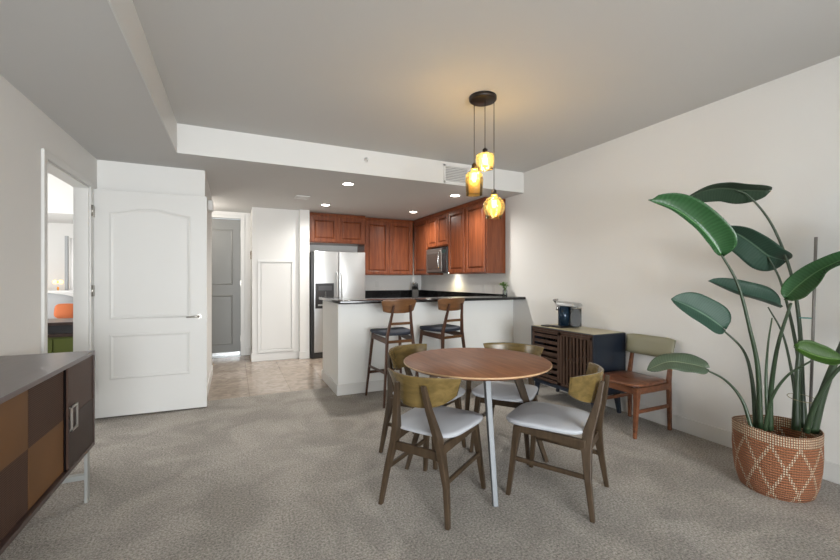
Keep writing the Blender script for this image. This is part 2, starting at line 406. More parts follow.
# entry wall (grey door in it)  door X -.80..0.105, 2.345 high
m = MB(); m.box(-.9, -.80, 7.55, 7.67, 0, HL); m.box(.105, .264, 7.55, 7.67, 0, HL); m.box(-.80, .105, 7.55, 7.67, 2.36, HL)
struct(m.build('wall_entry', WALL))
sbox('wall_closet', WALL, .264, .985, 6.90, 7.67, 0, HL)
sbox('wall_pier', WALL, .985, 1.140, 6.80, 7.67, 0, HL)
sbox('wall_kitchen', WALL, 1.140, XR, 7.47, 7.6, 0, HL)
# bar half wall with end return
m = MB(); m.box(1.065, XR, 4.47, 4.59, 0, 1.045); struct(m.build('wall_bar', BARLIT), 'white half wall under the bar top')
m = MB(); m.box(1.065, 1.185, 4.59, 5.33, 0, 1.045); struct(m.build('wall_bar_end', BARLIT), 'short end wall of the bar')
# rear wall with window, behind the camera
m = MB(); m.box(XL - .12, -.95, YB - .12, YB, 0, H); m.box(3.25, XR + .12, YB - .12, YB, 0, H); m.box(-.95, 3.25, YB - .12, YB, 2.35, H); m.box(-.95, 3.25, YB - .12, YB, 0, .12)
struct(m.build('wall_rear', WALL))
wf = MB()
for x in (-.95, .45, 1.85, 3.19): wf.box(x, x + .06, YB - .10, YB - .03, .12, 2.35)
wf.box(-.95, 3.25, YB - .10, YB - .03, .12, .18); wf.box(-.95, 3.25, YB - .10, YB - .03, 2.29, 2.35)
struct(wf.build('window_1', WHITE))
sbox('wall_added_light_block', WALL, 2.45, XR, -1.15, -1.03, 0, H)  # unseen stub added to keep window light off the near right wall
# bedroom shell
m = MB(); m.box(-4.1, -4.0, 2.5, 4.9, 0, HL); m.box(-4.1, -4.0, 4.9, 6.5, 0, .8); m.box(-4.1, -4.0, 4.9, 6.5, 2.3, HL); m.box(-4.1, -4.0, 6.5, 8.2, 0, HL)
struct(m.build('wall_bedroom_left', WALL))
sbox('wall_bedroom_back', WALL, -4.1, XL - .12, 8.1, 8.2, 0, HL + .3)
sbox('wall_bedroom_front', WALL, -4.1, XL - .12, 2.4, 2.5, 0, HL + .3)
sbox('wall_bedroom_right', WALL, XL - .2, XL - .12, 6.25, 8.1, 0, HL + .3)
struct(MB().box(-4.1, XL - .12, 2.4, 8.2, HL + .25, HL + .35).build('ceiling.002', WHITE), 'white ceiling of the bedroom')
m = MB(); m.box(-3.0, XL - .2, 6.9, 8.1, 2.20, HL + .25); struct(m.build('ceiling.003', WALL), 'dropped beam in the bedroom')
wf = MB()
for y in (4.9, 5.68, 6.46): wf.box(-4.06, -4.02, y, y + .04, .8, 2.3)
wf.box(-4.06, -4.02, 4.9, 6.5, .8, .84); wf.box(-4.06, -4.02, 4.9, 6.5, 2.26, 2.3)
struct(wf.build('window_2', WHITE))

# baseboards
BH, BT = .125, .014
def base(name, *a): return struct(MB().box(*a, 0, BH).build(name, WHITE, None, .004))
base('baseboard_right', XR - BT, XR, YB, 4.47)
base('baseboard_left', XL, XL + BT, YB, 3.575)
base('baseboard_back', XL, -.28 + BT, 4.82 - BT, 4.82)
base('baseboard_hall', -.28, -.28 + BT, 4.82, 6.25)
base('baseboard_bar', 1.065 - BT, XR - BT, 4.47 - BT, 4.47)
base('baseboard_bar_end', 1.065 - BT, 1.065, 4.47, 5.33)
base('baseboard_closet', .264 - BT, .985, 6.90 - BT, 6.90)
base('baseboard_closet_side', .264 - BT, .264, 6.90, 7.55)
base('baseboard_pier', .985 - BT, 1.140, 6.80 - BT, 6.80)
base('baseboard_entry', .18, .264 - BT, 7.55 - BT, 7.55)
# metal edge where carpet meets tile
# casing of doorway left (on the wall face) + jambs
m = MB(); CW = .075
m.box(XL, XL + .018, D0 - .055, D0, 0, DH + .055); m.box(XL, XL + .018, D1, D1 + CW, 0, DH + .055); m.box(XL, XL + .018, D0, D1, DH, DH + .055)
m.box(XL - .106, XL + .004, D0, D0 + .018, 0, DH); m.box(XL - .106, XL + .004, D1 - .018, D1, 0, DH); m.box(XL - .106, XL + .004, D0, D1, DH - .018, DH)
struct(m.build('trim_3', WHITE, None, .003), 'white casing around the bedroom doorway')
# casing entry door
m = MB(); m.box(.105, .165, 7.532, 7.55, 0, 2.42); m.box(-.86, -.80, 7.532, 7.55, 0, 2.42); m.box(-.80, .105, 7.532, 7.55, 2.36, 2.42)
struct(m.build('trim_4', WHITE, None, .003), 'white casing around the grey entry door')
# access panel on closet wall
m = MB(); x0, x1, z0, z1 = .345, .90, .135, 1.63; t = .035
for a in ((x0, x1, z1 - t, z1), (x0, x1, z0, z0 + t), (x0, x0 + t, z0 + t, z1 - t), (x1 - t, x1, z0 + t, z1 - t)): m.box(a[0], a[1], 6.872, 6.90, a[2], a[3])
fr = struct(m.build('trim_5', WHITE, None, .003), 'white frame of the tall wall panel in the entry')
m = MB(); m.box(x0 + .05, x1 - .05, 6.886, 6.90, z0 + .05, z1 - .05); m.build('panel', SHADOW, fr, .003)

# ------------------------------------------------------------------ doors
def panel_door(name, wd, ht, mat, panels, th=.044, arch=None, label=None):
    """local: hinge at origin, x along width, y thickness (0..th, front = -y side), z up"""
    root = bpy.data.objects.new(name, None); C.objects.link(root); root['kind'] = 'structure'
    if label: root['label'] = label
    MB().box(0, wd, .0, th, .012, ht).build('slab', mat, root, .002)
    for (a, b, z0, z1, ar) in panels:
        for side, sg in ((0, -1), (th, 1)):
            def outline(off, n=24):
                pts = [(a + off, z0 + off), (b - off, z0 + off)]
                if ar:
                    for k in range(n + 1):
                        q = k / n; x = (b - off) + ((a + off) - (b - off)) * q
                        pts.append((x, z1 - off - ar + ar * math.sin(PI * q) ** 1.6))
                else: pts += [(b - off, z1 - off), (a + off, z1 - off)]
                return pts
            m = MB()
            o1, o2, o3 = outline(0), outline(.014), outline(.032)
            n = len(o1); ys = (side, side + sg * .007, side)
            V = [[m.bm.verts.new((p[0], y, p[1])) for p in o] for o, y in zip((o1, o2, o3), ys)]
            for k in range(n):
                for r in (0, 1): m.bm.faces.new([V[r][k], V[r][(k + 1) % n], V[r + 1][(k + 1) % n], V[r + 1][k]])
            m.build('panel_moulding', mat, root)
    return root
dr = panel_door('door_1', .945, 2.155, WHITE, [(.13, .80, .36, .79, 0), (.13, .80, .93, 2.00, .055)], label='open white two panel door with an arched upper panel')
dr.location = (-1.195, 4.655, 0); dr.rotation_euler.z = R(-2.6)
# inner raised fields and lever
for s_ in (-1,):
    m = MB(); m.tube([(.875, -.002, .938), (.875, -.012, .938)], .027, 20); ro = m.build('door_handle', NICKEL, dr)
    m = MB(); m.tube([(.875, -.01, .938), (.875, -.055, .938), (.86, -.062, .938), (.77, -.058, .936)], [.010, .010, .010, .007], 10); m.build('lever', NICKEL, ro)
MB().box(.944, .948, .01, .034, .90, .975).build('latch_plate', NICKEL, dr)
for z in (.25, 1.155, 1.89):
    m = MB(); m.cyl((.022, -.075), .009, z, z + .10, 12); m.box(.010, .020, -.078, .004, z, z + .10); m.build('hinge', NICKEL, dr)
d2 = panel_door('door_2', .905, 2.345, GREYP, [(.12, .785, .20, 1.05, 0), (.12, .785, 1.22, 2.17, 0)], label='tall grey two panel entry door')
d2.location = (-.80, 7.575, 0)
MB().box(.01, .895, -.012, .0, .012, .07).build('door_sweep', STEEL, d2)
for z in (.25, 1.2, 2.05): MB().box(.898, .912, -.01, .0, z, z + .10).build('hinge', NICKEL, d2)
struct(MB().box(-.80, .105, 7.47, 7.56, 0, .012).build('trim_6', STEEL, None, .003), 'metal threshold under the grey entry door')

# ================================================================== CEILING THINGS
def downlight(x, y, label):
    t = thing('recessed_light', label, 'ceiling light', (x, y, HL), 0, 'recessed lights in the lower ceiling')
    m = MB(); m.lathe([(.058, -.002), (.085, -.006), (.085, 0), (.058, 0), (.058, -.002)], n=32); m.build('trim_ring', WHITE, t)
    m = MB(); m.lathe([(0.0, -.003), (.058, -.003), (.058, -.001), (0, -.001)], n=32); m.build('lamp_lens', DOWN, t)
    s = spot('recessed_bulb', (x, y, HL - .02), 66, (1, .97, .91), 165, 1, .05)
    return t
downlight(1.254, 4.758, 'recessed ceiling light nearest the left end of the bar')
downlight(1.289, 6.237, 'recessed ceiling light in front of the refrigerator cabinets')
downlight(2.788, 6.242, 'recessed ceiling light deepest in the kitchen, near the corner cabinet')
downlight(2.762, 4.782, 'recessed ceiling light just behind the amber pendants')
t = thing('ceiling_vent', 'small square white air vent in the lower ceiling before the closet wall', 'vent', (.866, 5.776, HL))
m = MB(); m.box(-.10, .10, -.10, -.085, -.012, 0); m.box(-.10, .10, .085, .10, -.012, 0); m.box(-.10, -.085, -.10, .10, -.012, 0); m.box(.085, .10, -.10, .10, -.012, 0); m.build('frame', WHITE, t)
m = MB()
for k in range(6): m.bar((-.085, -.07 + k * .028, -.006), (.085, -.07 + k * .028, -.006), .016, .002, (0, .5, 1))
m.build('louvre', WHITE, t)
t = thing('wall_grille', 'rectangular white return air grille above the bar, left of the pendants', 'vent', (2.47, 4.249, 2.595))
m = MB(); a, b = .175, .112
m.box(-a, a, -.012, 0, -b, -b + .022); m.box(-a, a, -.012, 0, b - .022, b); m.box(-a, -a + .022, -.012, 0, -b, b); m.box(a - .022, a, -.012, 0, -b, b); m.build('frame', WHITE, t)
m = MB()
for k in range(9): m.bar((-a + .02, -.006, -b + .032 + k * .02), (a - .02, -.006, -b + .032 + k * .02), .002, .014, (0, -1, .8))
m.build('louvre', WHITE, t)
MB().box(-a + .01, a - .01, -.002, 0, -b + .01, b - .01).build('dark_backing', plain('vent_shadow', (.22, .22, .22), .9), t)
m = MB(); m.lathe([(0, 0), (.028, 0), (.026, .008), (.01, .012), (.008, .03), (.016, .034), (0, .036)], n=20)
for v in m.bm.verts: v.co = Vector((v.co.x, -v.co.z, v.co.y))
o = m.build('fire_sprinkler', WHITE); o.location = (1.325, 4.249, 2.633); tag(o, 'small round white sprinkler head on the dropped ceiling face', 'sprinkler')
o = MB().box(-.28, -.225, 5.30, 5.46, 2.13, 2.245).build('door_chime', WHITE, None, .008); tag(o, 'white box high on the hall wall beside the open door top', 'door chime')

# ================================================================== PENDANT
px, py = 1.77, 2.63
pend = thing('pendant_light', 'cluster of three amber glass pendants hanging from a round dark canopy', 'pendant light', (px, py, H))
m = MB(); m.lathe([(0, -.034), (.095, -.034), (.107, -.024), (.107, 0), (0, 0)], n=40); m.build('canopy', BRONZEF, pend)
def pw(u, v, d): return at(u, v, d) - Vector((px, py, H))
shades = [  # u, cord, depth, z of shade top, profile
    (474.2, 3.20, 'tall'), (485, 3.10, 'short'), (494, 3.14, 'round')]
for (u, d, kind) in shades:
    cpos = pw(u, 170, d); x, y = cpos.x, cpos.y
    zt = {'tall': (280 - 163) / 399 * d, 'short': (280 - 148) / 399 * d, 'round': (280 - 189) / 399 * d}[kind] + 1.305 - H
    m = MB(); m.tube([(x, y, zt), (x, y, -.03)], .0028, 8); m.build('cord', BLACKM, pend)
    m = MB(); m.lathe([(0, .0), (.008, .0), (.014, -.008), (.020, -.012), (.020, -.030), (.023, -.034), (.023, -.046), (.016, -.05), (0, -.05)], (x, y, zt), 20)
    m.build('socket', BRONZEF, pend)
    if kind == 'tall': pr = [(.024, -.042), (.03, -.052), (.027, -.062), (.05, -.075), (.066, -.095), (.071, -.13), (.069, -.19), (.066, -.235), (.067, -.258)]
    elif kind == 'short': pr = [(.024, -.040), (.055, -.048), (.068, -.058), (.070, -.09), (.066, -.13), (.062, -.155), (.063, -.165)]
    else: pr = [(.024, -.042), (.030, -.050), (.028, -.060), (.055, -.075), (.078, -.105), (.085, -.135), (.080, -.170), (.066, -.200), (.060, -.215), (.063, -.23)]
    # smooth profile with fine ribs
    q = []
    for (a, b) in zip(pr, pr[1:]):
        for k in range(4):
            f = k / 4; rr = a[0] + (b[0] - a[0]) * f; zz = a[1] + (b[1] - a[1]) * f
            q.append((rr + .0008 * math.sin(zz * 900), zz))
    q.append(pr[-1])
    m = MB()
    rings = []
    inner = [(r - .0022, z) for r, z in q][::-1]
    full = q + inner + [q[0]]
    m.lathe(full, (x, y, zt), 40)
    m.build('glass_shade', AMBER, pend)
    L = {'tall': .10, 'short': .075, 'round': .095}[kind]
    m = MB(); m.lathe([(0, -.05), (.012, -.052), (.014, -.07), (.018, -.085), (.019, -.05 - L * .75), (.012, -.05 - L), (0, -.055 - L)], (x, y, zt), 16)
    m.build('bulb', BULB, pend)
    pl = point('pendant_bulb_light', (px + x, py + y, H + zt - .10), 5.0, (1, .96, .88), .04)

# ================================================================== KITCHEN
KIT = 'cherry wall cabinets of the kitchen'
def cab_door(parent, x0, x1, z0, z1, yf, mat=CHERRY, name='door', knob=None):
    """door leaf in plane y (front toward -y) in parent space"""
    th = .02
    s = .055
    m = MB()
    m.box(x0, x0 + s, yf - th, yf, z0, z1); m.box(x1 - s, x1, yf - th, yf, z0, z1); m.box(x0 + s, x1 - s, yf - th, yf, z0, z0 + s); m.box(x0 + s, x1 - s, yf - th, yf, z1 - s, z1)
    d = m.build(name, mat, parent, .003)
    m = MB(); a, b, c, e = x0 + s, x1 - s, z0 + s, z1 - s; g = .03
    m.box(a, b, yf - .006, yf, c, e)
    # raised field, pyramid-like bevel
    P0 = [(a + .006, c + .006), (b - .006, c + .006), (b - .006, e - .006), (a + .006, e - .006)]; P1 = [(a + g, c + g), (b - g, c + g), (b - g, e - g), (a + g, e - g)]
    V0 = [m.bm.verts.new((p[0], yf - .006, p[1])) for p in P0]; V1 = [m.bm.verts.new((p[0], yf - .018, p[1])) for p in P1]
    for k in range(4): m.bm.faces.new([V0[k], V0[(k + 1) % 4], V1[(k + 1) % 4], V1[k]])
    m.bm.faces.new(V1)
    m.build('raised_panel', mat, d)
    gm = MB(); 
    for (p, q_, r_, s2) in ((a, a + .006, c, e), (b - .006, b, c, e), (a, b, c, c + .006), (a, b, e - .006, e)): gm.box(p, q_, yf - .008, yf - .004, r_, s2)
    gm.build('groove', CHERRYD, d)
    return d
def wall_cab(label, loc, rz, wd, dp, z0, z1, doors, crown=True):
    """local: x along front 0..wd, front at y=0, body to y=dp"""
    t = thing('wall_cabinet', label, 'cabinet', (loc[0], loc[1], z0), rz, KIT); h = z1 - z0
    MB().box(0, wd, 0, dp, 0, h).build('cabinet_body', CHERRY, t, .002)
    for (a, b) in doors: cab_door(t, a, b, .02, h - .035, 0)
    if crown:
        m = MB(); m.prism([(-.028, h + .03), (-.028, h + .022), (-.004, h - .012), (0, h - .012), (dp, h - .012), (dp, h + .03)], 'x', 0, wd); m.build('crown_moulding', CHERRY, t)
    return t
ZT = 2.43
# above fridge
fc = wall_cab('short two door cherry cabinet above the steel refrigerator', (1.175, 6.98), 0, .975, .48, 1.95, ZT, [(.02, .47), (.505, .955)])
MB().box(.975, .998, 0, .48, -.55, .0).build('end_panel', CHERRY, fc, .002)
wall_cab('two door cherry cabinet right of the refrigerator, below which the wall is bare', (2.182, 7.12), 0, .985, .33, 1.40, ZT, [(.02, .47), (.49, .955)])
# right-wall run: front at X=3.19 facing -X.  local x -> world -Y, local y -> world +X : rz = -90
RZ = R(-90)
wall_cab('narrow plain cherry corner cabinet left of the microwave', (3.19, 7.12), RZ, .62, .315, 1.40, ZT, [(.045, .60)])
wall_cab('short two door cherry cabinet right above the microwave', (3.19, 6.498), RZ, .775, .315, 1.87, ZT, [(.01, .38), (.395, .765)])
wall_cab('tall single door cherry cabinet just right of the microwave', (3.19, 5.718), RZ, .53, .315, 1.40, ZT, [(.015, .50)])
wall_cab('tall single door cherry cabinet at the near end of the run, behind the pendants', (3.19, 5.186), RZ, .55, .315, 1.40, ZT, [(.02, .53)])
# microwave
t = thing('microwave', 'stainless over the range microwave with black side and curved handle', 'microwave', (3.15, 6.49, 1.43), RZ)
micro = t
MB().box(0, .76, .02, .35, 0, .425).build('body', BLACK, t, .004)
MB().box(.0, .58, 0, .02, .01, .415).build('door', STEELM, t, .004)
MB().box(.06, .50, -.003, 0, .06, .33).build('door_window', plain('microwave_glass', (.06, .05, .045), .1), t)
MB().box(.59, .76, 0, .02, .01, .415).build('control_panel', BLACK, t, .003)
m = MB(); m.tube([(.555, 0, .06), (.555, -.04, .09), (.555, -.055, .21), (.555, -.04, .33), (.555, 0, .36)], .011, 10); m.build('handle', CHROME, t)
MB().box(.62, .73, -.002, 0, .33, .38).build('display', plain('display_green', (.02, .05, .05), .2), t)
# fridge
t = thing('refrigerator', 'side by side stainless refrigerator with black water dispenser', 'refrigerator', (1.155, 6.72, 0))
MB().box(0, .93, .06, .73, .0, 1.775).build('body', BLACKM, t, .006)
dL = MB().box(.045, .455, 0, .058, .10, 1.785).build('freezer_door', STEEL, t, .008, 3)
dR = MB().box(.465, .925, 0, .058, .10, 1.785).build('fridge_door', STEEL, t, .008, 3)
MB().box(.03, .925, .01, .06, .012, .09).build('kick_grille', BLACKM, t)
MB().box(0.0, .045, .0, .058, .012, 1.78).build('side_trim', BLACK, t)
for dd, x in ((dL, .425), (dR, .495)):
    m = MB(); m.tube([(x, 0, .78), (x, -.05, .82), (x, -.055, 1.1), (x, -.05, 1.40), (x, 0, 1.44)], .013, 10); m.build('handle', STEELD, dd)
dp_ = MB().box(.065, .375, -.006, .002, .83, 1.25).build('water_dispenser', BLACK, t, .004)
MB().box(.12, .34, -.010, -.005, 1.13, 1.21).build('button_panel', plain('dispenser_panel', (.05, .05, .055), .3), dp_)
MB().box(.11, .35, -.014, -.005, .875, .90).build('drip_tray', STEELD, dp_)
m = MB(); m.tube([(.23, -.02, 1.11), (.23, -.02, 1.02)], .012, 10); m.build('spout', plain('dark_grey', (.08, .08, .08), .3), dp_)
# base cabinets + counters
def base_cab(label, loc, rz, wd, dp, doors):
    t = thing('base_cabinet', label, 'cabinet', (loc[0], loc[1], 0), rz, 'cherry base cabinets of the kitchen')
    MB().box(0, wd, 0, dp, .09, .88).build('cabinet_body', CHERRY, t); MB().box(0, wd, .05, dp, 0, .09).build('toe_kick', BLACKM, t)
    for (a, b) in doors: cab_door(t, a, b, .11, .70, 0)
    for (a, b) in doors: MB().box(a, b, -.02, 0, .72, .86).build('drawer', CHERRY, t, .003)
base_cab('cherry base cabinet right of the refrigerator below the black counter', (2.185, 6.85), 0, .70, .60, [(.02, .34), (.36, .68)])
base_cab('cherry base cabinet along the right kitchen wall below the black counter', (2.895, 7.44), RZ, 2.84, .60, [(.65, 1.15), (1.2, 1.75), (1.8, 2.3), (2.33, 2.8)])
m = MB(); m.prism([(2.18, 6.83), (2.875, 6.83), (2.875, 4.60), (3.505, 4.60), (3.505, 7.465), (2.18, 7.465)], 'z', .882, .917)
o = m.build('kitchen_counter', GRAN, None, .003); tag(o, 'polished black granite worktop along the back and right kitchen walls', 'worktop')
m = MB(); m.box(2.18, 3.505, 7.448, 7.468, .918, 1.10); m.box(3.488, 3.508, 4.62, 7.447, .918, 1.10)
struct(m.build('trim_7', GRAN), 'black granite backsplash')
# bar top
m = MB(); m.prism([(1.02, 4.20), (3.505, 4.20), (3.505, 4.66), (1.235, 4.66), (1.235, 5.36), (1.02, 5.36)], 'z', 1.047, 1.082)
o = m.build('bar_counter', GRAN, None, .005, 3); tag(o, 'dark polished granite bar top overhanging the white half wall', 'bar counter')
# knife block
t = thing('knife_block', 'dark knife block with upright handles on the kitchen counter', 'knife block', (3.24, 7.17, .917), R(-20))
m = MB(); m.hexa([(-.06, -.09, 0), (.06, -.09, 0), (.06, .07, 0), (-.06, .07, 0), (-.06, -.04, .20), (.06, -.04, .20), (.06, .09, .26), (-.06, .09, .26)]); m.build('block', BLACKM, t, .004)
for i in range(4):
    for j in range(2):
        m = MB(); m.bar((-.042 + i * .028, -.01 + j * .055, .21 + j * .025), (-.042 + i * .028, -.045 + j * .055, .31 + j * .03 - (i % 2) * .02), .016, .022); m.build('knife_handle', BLACK, t, .003)
# jar with sprigs on the bar
t = thing('glass_jar', 'small clear glass jar with a green sprig on the right end of the bar', 'vase', (3.41, 4.52, 1.082))
m = MB(); m.lathe([(0, 0), (.03, 0), (.033, .01), (.033, .075), (.022, .088), (.024, .095), (.021, .095), (.019, .088), (.030, .073), (.030, .012), (0, .008)], n=24); m.build('jar', CLEAR, t)
t2 = thing('green_sprig', 'small green leafy sprig standing in the glass jar on the bar', 'plant', (3.41, 4.52, 1.094)); t2.scale = (1.15, 1.15, 1.05)
rnd = random.Random(3)
GS = plain('sprig_green', (.09, .20, .02), .5, vary=.3)
for i in range(16):
    a = rnd.uniform(0, 2 * PI); r = rnd.uniform(.015, .05); hh = rnd.uniform(.11, .18)
    m = MB(); m.tube([(math.cos(a) * .004, math.sin(a) * .004, .01), (math.cos(a) * .008, math.sin(a) * .008, .08), (math.cos(a) * r, math.sin(a) * r, hh)], .0015, 6); st = m.build('stem', GS, t2)
    m = MB()
    for k in range(5):
        b = rnd.uniform(0, 2 * PI); c = Vector((math.cos(a) * r, math.sin(a) * r, hh - .015 + rnd.uniform(-.02, .012))); dv = Vector((math.cos(b), math.sin(b), rnd.uniform(-.2, .6))).normalized() * .034; sd = dv.cross(Vector((0, 0, 1))).normalized() * .015
        vs = [m.bm.verts.new(q) for q in (c, c + dv * .5 + sd, c + dv, c + dv * .5 - sd)]; m.bm.faces.new(vs)
    m.build('leaf', GS, st, solid=.0008)
# outlets and switches
def plate(label, cat, loc, rz, wd=.072, ht=.115, rocker=True, name='wall_outlet'):
    t = thing(name, label, cat, loc, rz)
    MB().box(-wd / 2, wd / 2, -.006, 0, -ht / 2, ht / 2).build('cover_plate', WHITE, t, .002)
    MB().box(-.017, .017, -.009, -.006, -.033, .033).build('switch_rocker' if rocker else 'socket_face', SHADOW, t, .002)
plate('white outlet plate on the kitchen wall above the backsplash beside the refrigerator', 'outlet', (2.55, 7.47, 1.22), 0, rocker=False)
plate('white switch plate on the right kitchen wall behind the bar', 'light switch', (XR, 5.20, 1.17), RZ, name='light_switch')
plate('white outlet plate on the right kitchen wall nearest the jar', 'outlet', (XR, 4.93, 1.17), RZ, rocker=False)
plate('white light switch on the narrow wall beside the grey door', 'light switch', (.264, 7.2, 1.25), R(-90), name='light_switch')
t = thing('thermostat', 'small dark wall control above the light switch by the grey door', 'wall control', (.264, 7.2, 1.72), R(-90))
MB().box(-.03, .03, -.015, 0, -.07, .07).build('case', plain('brown_control', (.25, .17, .11), .5), t, .004)
MB().box(-.02, .02, -.018, -.015, .0, .05).build('face', BLACKM, t)
# under cabinet light (lit below the cabinets)
m = MB(); m.box(.46, .58, .20, .28, -.006, .0); m.build('task_lamp', DOWN, micro)
spot('microwave_task_bulb', (3.36, 5.98, 1.415), 6, (1, .82, .45), 140, .8, .02)

# ================================================================== DINING TABLE
TX, TY = 1.52, 2.34
t = thing('dining_table', 'round walnut dining table with four splayed legs under the pendants', 'table', (TX, TY, 0))
m = MB(); m.lathe([(0, .752), (.490, .752), (.497, .747), (.5, .742)], n=96, smooth=False); m.bm.faces.ensure_lookup_table()
top = MB(); top.lathe([(0, .724), (.47, .724), (.497, .738), (.5, .744), (.5, .748), (.496, .752), (0, .752)], n=96); top.build('tabletop', WALNUT, t)
m.bm.free()
m = MB(); m.lathe([(.4995, .7385), (.5015, .7415), (.5015, .7465), (.4995, .7495)], n=96); m.build('edge_band', EDGEW, t)
feet = [(1.366, 1.90), (1.082, 2.54), (2.035, 2.215), (1.75, 2.86)]
for i, (fx, fy) in enumerate(feet):
    fx -= TX; fy -= TY; a = math.atan2(fy, fx); ux, uy = math.cos(a), math.sin(a)
    p = Vector((fx, fy, 0)); q = Vector((ux * .27, uy * .27, .722))
    tt = Vector((-uy, ux, 0))
    m = MB(); m.bar(p, q, .030, .026, (ux, uy, 0), .034, .06)
    lg = m.build('leg', LEGGLARE if i == 0 else OAKD, t, .003)
    if i == 0: lg['label'] = 'leg nearest the camera, glare painted into its colour'
m = MB(); m.bar((-.27, 0, .70), (.27, 0, .70), .05, .04); m.bar((0, -.27, .70), (0, .27, .70), .05, .04); m.build('apron', OAKD, t)
for o in [x for x in t.children if x.name.startswith('apron')]: o.rotation_euler.z = R(-110)

# ================================================================== CHAIRS
def cushion(w1, w0, y0, y1, z0, z1, dome=.012, n=28):
    """rounded trapezoid pad: w1 half width at front y1, w0 half width at rear y0"""
    m = MB(); prof = [(.90, z0), (.975, z0 + .006), (1.0, z0 + (z1 - z0) * .45), (.985, z1 - .006), (.93, z1), (.6, z1 + dome * .7), (.3, z1 + dome)]
    cy = (y0 + y1) / 2; hy = (y1 - y0) / 2; rings = []
    K = 48
    for s_, z in prof:
        ring = []
        for k in range(K):
            a = 2 * PI * k / K; cx, sy = math.cos(a), math.sin(a)
            e = .42
            ex = math.copysign(abs(cx) ** e, cx); ey = math.copysign(abs(sy) ** e, sy)
            hw = w0 + (w1 - w0) * (ey + 1) / 2
            bow = .018 * (1 - ex * ex) * (1 if ey > 0 else .3) * abs(ey)
            saddle = .012 * ex * ex if z > z0 + .01 else 0
            ring.append(m.bm.verts.new((ex * hw * s_, cy + (ey * hy + math.copysign(bow, ey)) * s_, z + saddle)))
        rings.append(ring)
    for a, b in zip(rings, rings[1:]):
        for k in range(K):
            f = m.bm.faces.new([a[k], a[(k + 1) % K], b[(k + 1) % K], b[k]]); f.smooth = True
    m.bm.faces.new(rings[0][::-1]); f = m.bm.faces.new(rings[-1]); f.smooth = True
    return m
def bent_back(hw, yc, bow, z0, z1, th, lean=.03, cut=.0, taper=.85, rnd_=.3):
    """curved backrest panel: concave toward +y"""
    m = MB(); nx, nz = 24, 8
    def pt(i, j, side):
        s_ = -1 + 2 * i / nx; q = j / nz
        e = abs(s_)
        zz0 = z0 + (z1 - z0) * .5 * cut * e ** 3.6; zz1 = z1 - (z1 - z0) * rnd_ * e ** 8
        z = zz0 + (zz1 - zz0) * q
        x = s_ * hw * (taper + (1 - taper) * q); y = yc + bow * e ** 1.8 - lean * q
        return (x, y + side * th / 2, z)
    F = [[m.bm.verts.new(pt(i, j, 1)) for j in range(nz + 1)] for i in range(nx + 1)]
    B = [[m.bm.verts.new(pt(i, j, -1)) for j in range(nz + 1)] for i in range(nx + 1)]
    for i in range(nx):
        for j in range(nz):
            for G, fl in ((F, 0), (B, 1)):
                q = [G[i][j], G[i + 1][j], G[i + 1][j + 1], G[i][j + 1]]
                f = m.bm.faces.new(q if not fl else q[::-1]); f.smooth = True
    for i in range(nx):
        m.bm.faces.new([F[i][0], F[i + 1][0], B[i + 1][0], B[i][0]]); m.bm.faces.new([F[i][nz], F[i + 1][nz], B[i + 1][nz], B[i][nz]])
    for j in range(nz):
        m.bm.faces.new([F[0][j], F[0][j + 1], B[0][j + 1], B[0][j]]); m.bm.faces.new([F[nx][j], F[nx][j + 1], B[nx][j + 1], B[nx][j]])
    return m
DG = 'dining chairs around the round table'
def make_chair(label):
    t = thing('dining_chair', label, 'chair', (0, 0, 0), 0, DG)
    cushion(.240, .212, -.195, .265, .432, .455).build('seat', FABG, t)
    bent_back(.25, -.240, .115, .600, .775, .014, .02, .75, .84, .03).build('backrest', OAKB, t, .002)
    for s_ in (-1, 1):
        MB().legs([(s_ * .222, -.250, 0, .024, .026), (s_ * .197, -.222, .20, .030, .036), (s_ * .156, -.205, .37, .034, .058), (s_ * .138, -.212, .45, .034, .058), (s_ * .108, -.252, .60, .032, .038), (s_ * .086, -.275, .735, .026, .024)]).build('rear_leg', OAKD, t, .004)
        MB().legs([(s_ * .215, .232, 0, .024, .026), (s_ * .190, .205, .25, .034, .034), (s_ * .172, .185, .42, .038, .050)]).build('front_leg', OAKD, t, .004)
        MB().bar((s_ * .163, -.20, .385), (s_ * .178, .20, .405), .022, .055, (0, 0, 1), .022, .040).build('side_rail', OAKD, t, .004)
        MB().bar((s_ * .190, -.222, .215), (s_ * .196, .205, .225), .016, .026).build('side_stretcher', OAKD, t, .003)
    MB().bar((-.172, -.205, .345), (.172, -.205, .345), .020, .050).build('rear_rail', OAKD, t, .003)
    MB().bar((-.165, .185, .395), (.165, .185, .395), .022, .045).build('front_rail', OAKD, t, .003)
    return t
ch = make_chair('grey seat dining chair nearest the camera left, its curved back toward us')
ch.location = (1.107, 2.153, 0); ch.rotation_euler.z = R(-57.5)
for lb, loc, rz in (('grey seat dining chair right of the table, seen from its side', (1.815, 1.885, 0), 31),
                    ('dining chair left behind the table, in front of the bar stools', (1.325, 2.76, 0), -149),
                    ('dining chair at the far right of the table, near the slatted cabinet', (1.945, 2.545, 0), 127)):
    c = copy_tree(ch); c['label'] = lb; c.location = loc; c.rotation_euler.z = R(rz)

